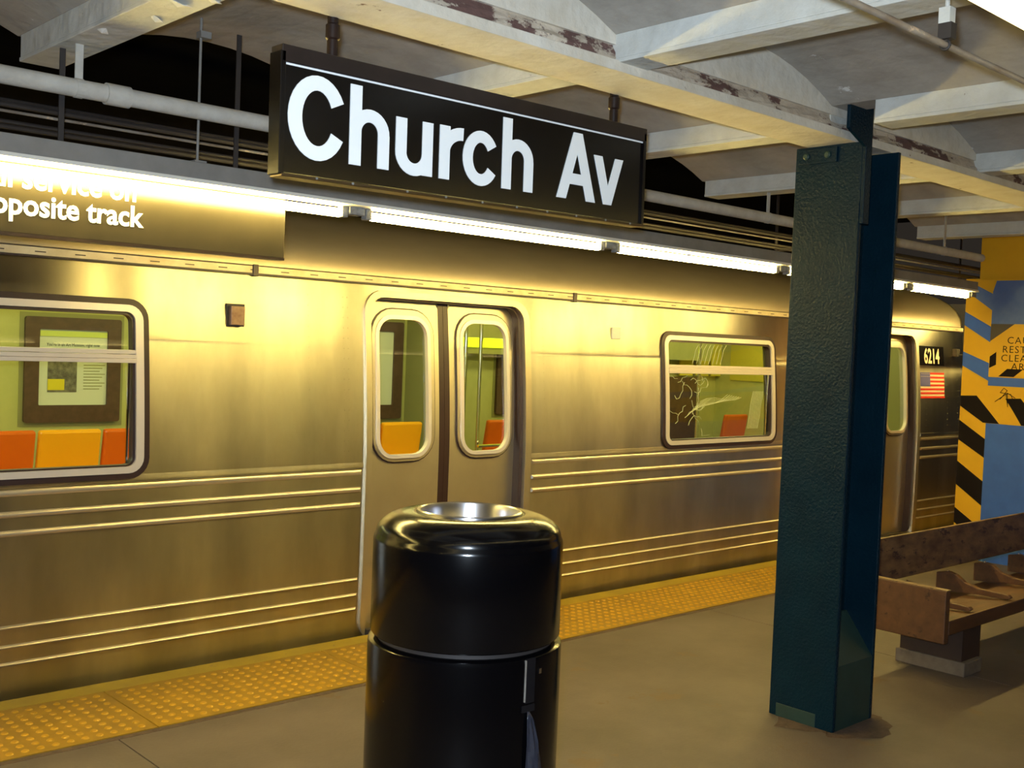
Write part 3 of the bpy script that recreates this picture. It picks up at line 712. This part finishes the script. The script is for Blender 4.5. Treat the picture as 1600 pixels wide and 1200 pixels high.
for yy in (6.15, 7.15):
    for a in range(-3, 11, 2):
        obj('car_lamp', box(a+.1, min(a+1.8, IX1-.1), yy-.06, yy+.06, 2.13, 2.16), 'carlamp', car)
# far side poster frames, posters
def poster(x0, x1, z0=1.0, z1=1.765, art=True):
    f_ = obj('poster_frame', join(box(x0-.03, x1+.03, 8.115, 8.121, z0-.03, z1+.03)), 'inpanel', car)
    obj('frame_border', ring(rrect(x0, x1, z0, z1, .02), rrect(x0+.10, x1-.10, z0+.125, z1-.09, .01), 8.085, 8.116, prof=lambda z: 0), 'inframe', f_)
    obj('poster_sheet', box(x0+.09, x1-.09, 8.105, 8.112, z0+.115, z1-.08), 'paper', f_)
    return f_
f_ = poster(2.763, 3.463)
obj('header_strip', box(2.87, 3.36, 8.098, 8.105, 1.625, 1.665), 'lime2' if 'lime2' in M else mat('pale_lime', (.62, .72, .16), rough=.5), f_)
text('poster_text', "You're in an Art Museum, right now.", .033, 'wblack', f_, lambda u, v, w: (3.115+u, 8.103-w, 1.555+v), bold=.0, extrude=.0004, align='CENTER', sx=.80)
obj('poster_picture', box(2.93, 3.14, 8.101, 8.105, 1.22, 1.46), mat('picture_ink', (.25, .24, .18), (.07, .06, .05), scale=22, rough=.6), f_)
obj('poster_picture', box(2.93, 3.05, 8.0995, 8.101, 1.235, 1.315), mat('picture_yellow', (.72, .62, .02), rough=.6), f_)
for i in range(9):
    obj('text_line', box(3.19, 3.19+(.12+.02*((i*7) % 3)), 8.103, 8.105, 1.24+i*.022, 1.246+i*.022), 'inpanel', f_)
poster(5.36, 6.12, .98, 1.86)
poster(-.9, -.2); poster(.9, 1.6, .98, 1.86); poster(7.3, 8.1); 
for a, b in ((6.57, 6.66), (6.70, 6.86), (6.90, 7.6), (7.65, 8.6)):
    obj('light_panel', box(a, b, 7.86, 7.90, 1.66, 1.755), 'lime', car, bevel=.008, label='lit lime coloured panel')
obj('panel_cove', prism_x([(7.90, 1.60), (8.12, 1.60), (8.12, 2.0), (7.80, 2.0)], 6.2, 10.5), 'inwall', car)
def seat(x, m):
    pr = [(7.78, .50), (7.74, .66), (7.62, .74), (7.585, .80), (7.60, .965), (7.64, .975), (7.70, .82), (7.84, .70), (8.10, .66), (8.10, .50)]
    pr = [(7.50, .43), (7.50, .47), (7.92, .45), (8.02, .50), (8.04, .60), (7.98, .98), (8.03, .99), (8.10, .60), (8.10, .43)]
    pr = [(y-.36, z) for y, z in pr]
    o = obj('seat', prism_x(pr, x+.008, x+.438), m, car, bevel=.018)
    return o
for i, (x, m) in enumerate(((-1.2+.0, 'orange'), (-.75, 'yellowseat'), (-.3, 'orange'), (.15, 'yellowseat'), (.90, 'orange'), (1.35, 'yellowseat'), (1.80, 'yellowseat'), (2.255, 'orange'), (2.705, 'yellowseat'), (3.155, 'orange'), (3.605, 'yellowseat'),
                  (5.13, 'orange'), (5.58, 'yellowseat'), (6.79, 'orange'), (7.24, 'yellowseat'), (10.48, 'orange'))):
    seat(x, m)
obj('seat_plinth', box(-1.2, 4.05, 7.5, 8.1, 0, .42), 'infloor', car)
obj('seat_plinth', box(5.13, 6.02, 7.5, 8.1, 0, .42), 'infloor', car)
obj('seat_plinth', box(6.79, 10.5, 7.5, 8.1, 0, .42), 'infloor', car)
obj('dark_panel', box(9.75, 10.48, 8.06, 8.12, .45, 1.40), 'inframe', car)
obj('dark_panel', box(8.9, 9.5, 8.06, 8.12, .9, 1.95), 'inpanel', car)
for a, b in ((10.12, 10.36), (10.42, 10.66), (10.71, 10.9)):
    obj('yellow_panel', box(a, b, 8.04, 8.06, 1.42, 1.92), mat('yellow_laminate', (.70, .62, .06), rough=.5), car)
for x, y in ((6.42, 7.35), (5.95, 7.0), (8.6, 6.6), (1.2, 6.6)):
    obj('grab_pole', tube((x, y, 0), (x, y, 2.17), .016, 12), 'chrome', car, smooth=True)
obj('partition', box(6.18, 6.30, 7.5, 8.12, .0, 1.95), 'inpanel', car)
obj('hand_rail', tube((6.3, 7.2, .80), (6.8, 7.2, .80), .013, 8), 'chrome', car)

# ================================================================ trash can
KX, KY = 2.226, 2.57
can = empty('trash_can', (KX, KY, 0), 'glossy black round trash can with steel ring opening in the foreground', 'trash can')
obj('body', lathe([(.0, .02), (.285, .02), (.297, .04), (.301, .30), (.302, .770), (.300, .784), (.290, .790), (.0, .790)], KX, KY, 96), 'canblack', can, smooth=True)
obj('foot_ring', lathe([(.0, .0), (.27, .0), (.275, .022), (.0, .022)], KX, KY, 64), 'dark', can)
obj('neck', lathe([(.275, .785), (.275, .820)], KX, KY, 64), 'dark', can, smooth=True)
lp = [(.270, .812), (.291, .806), (.295, .812), (.295, 1.090), (.293, 1.100), (.289, 1.108)]
for i in range(13):
    a = math.radians(4+i*86/12); lp.append((.178+.110*math.cos(a), 1.110+.065*math.sin(a)))
lp += [(.172, 1.1755), (.166, 1.174), (.160, 1.165), (.158, 1.12)]
obj('lid', lathe(lp, KX, KY, 96), 'canblack', can, smooth=True, label='domed black lid')
obj('liner', lathe([(.164, 1.172), (.163, 1.180), (.157, 1.183), (.152, 1.180), (.147, 1.165), (.147, .95), (.0, .95)], KX, KY, 96), 'canliner', can, smooth=True, label='steel liner ring')
# door seam and latch on the right front of the body
va = math.atan2(-KY, -KX)            # direction from can to camera
def cp(da, r, z): a = va+math.radians(da); return (KX+r*math.cos(a), KY+r*math.sin(a), z)
def curved(da0, da1, z0, z1, r0, r1, n=6):
    V = []; F = []
    for i in range(n+1):
        d = da0+(da1-da0)*i/n; V += [cp(d, r0, z0), cp(d, r0, z1), cp(d, r1, z0), cp(d, r1, z1)]
    for i in range(n):
        k = 4*i; F += [(k+2, k+3, k+7, k+6), (k, k+4, k+5, k+1), (k+1, k+5, k+7, k+3), (k, k+2, k+6, k+4)]
    F += [(0, 1, 3, 2), (4*n, 4*n+2, 4*n+3, 4*n+1)]
    return V, F
DA = 37
obj('door_gap', curved(DA, DA+7, .655, .786, .298, .3035), 'tunnel', can, label='dark slot below the lid')
obj('door_edge', curved(DA-.7, DA, .66, .783, .298, .3055), 'conduit', can)
obj('latch', curved(DA-2, DA+7, .630, .650, .298, .3065), 'tunnel', can)
obj('rivet', curved(DA+10, DA+12, .735, .750, .298, .3050, 3), 'chrome', can)
# plastic bag hanging out of the slot
bg = bmesh.new(); rows = []
rb = random.Random(11)
for j in range(19):
    z = .632-j*.031; w = 1.6+11*min(1, math.sqrt(j/8)) ; row_ = []
    for i in range(9):
        t = i/8-.5; da = DA+1.2+(t+.5)*w+.25*j*(t+.5)
        r = .309+.010*(1-(2*t)**2)*min(1, j/3)+.005*math.sin(i*2.1+j*.5)*min(1, j/3)
        row_.append(bg.verts.new(cp(da, r, max(z, .05))))
    rows.append(row_)
for a, b in zip(rows, rows[1:]):
    for i in range(8): bg.faces.new((a[i], b[i], b[i+1], a[i+1]))
o = obj('plastic_bag', bg, 'bag', None, smooth=True)
sm = o.modifiers.new('s', 'SOLIDIFY'); sm.thickness = .0015
tag(o, 'strip of grey plastic bag poking out of the slot on the black trash can', 'bag')

# ================================================================ wooden bench
bn = empty('wooden_bench', (5.6, 2.9, 0), 'long worn wooden bench with low dividers behind the teal column', 'bench')
BX1 = 8.35
obj('end_board', box(5.565, 5.615, 2.600, 3.16, .222, .503), 'wood', bn, bevel=.004)
obj('end_board', box(BX1, BX1+.05, 2.600, 3.16, .222, .503), 'wood', bn, bevel=.004)
obj('end_cap', box(5.567, 5.613, 2.598, 3.162, .499, .506), 'woodworn', bn)
obj('back_board', prism_x([(3.075, .435), (3.118, .430), (3.150, .672), (3.108, .680)], 5.617, BX1-.002), 'woodworn', bn, bevel=.006, label='wide worn backrest plank')
obj('seat_board', prism_x([(2.602, .318), (2.602, .338), (2.80, .318), (3.02, .312), (3.02, .285), (2.80, .29)], 5.617, BX1-.002), 'wood', bn, bevel=.002)
obj('front_rail', box(5.617, BX1-.002, 2.600, 2.632, .262, .336), 'wood', bn, bevel=.004)
for k in range(5):
    x = 5.94+.51*k
    if x > BX1-.1: break
    obj('divider', prism_x([(3.075, .425), (3.00, .440), (2.95, .428), (2.90, .392), (2.82, .372), (2.64, .366), (2.625, .352), (2.64, .338), (2.82, .336), (3.075, .312)], x-.018, x+.018), 'wood', bn, bevel=.004)
    obj('divider_bolt', tube((x, 3.01, .437), (x, 3.01, .444), .007, 8), 'chrome', bn)
for x in (5.84, 7.85):
    obj('pedestal', box(x, x+.22, 2.625, 2.98, .075, .262), 'wooddark', bn)
    obj('footing', box(x-.015, x+.20, 2.60, 3.0, 0, .078), 'stone', bn, bevel=.006, label='pale stone footing')
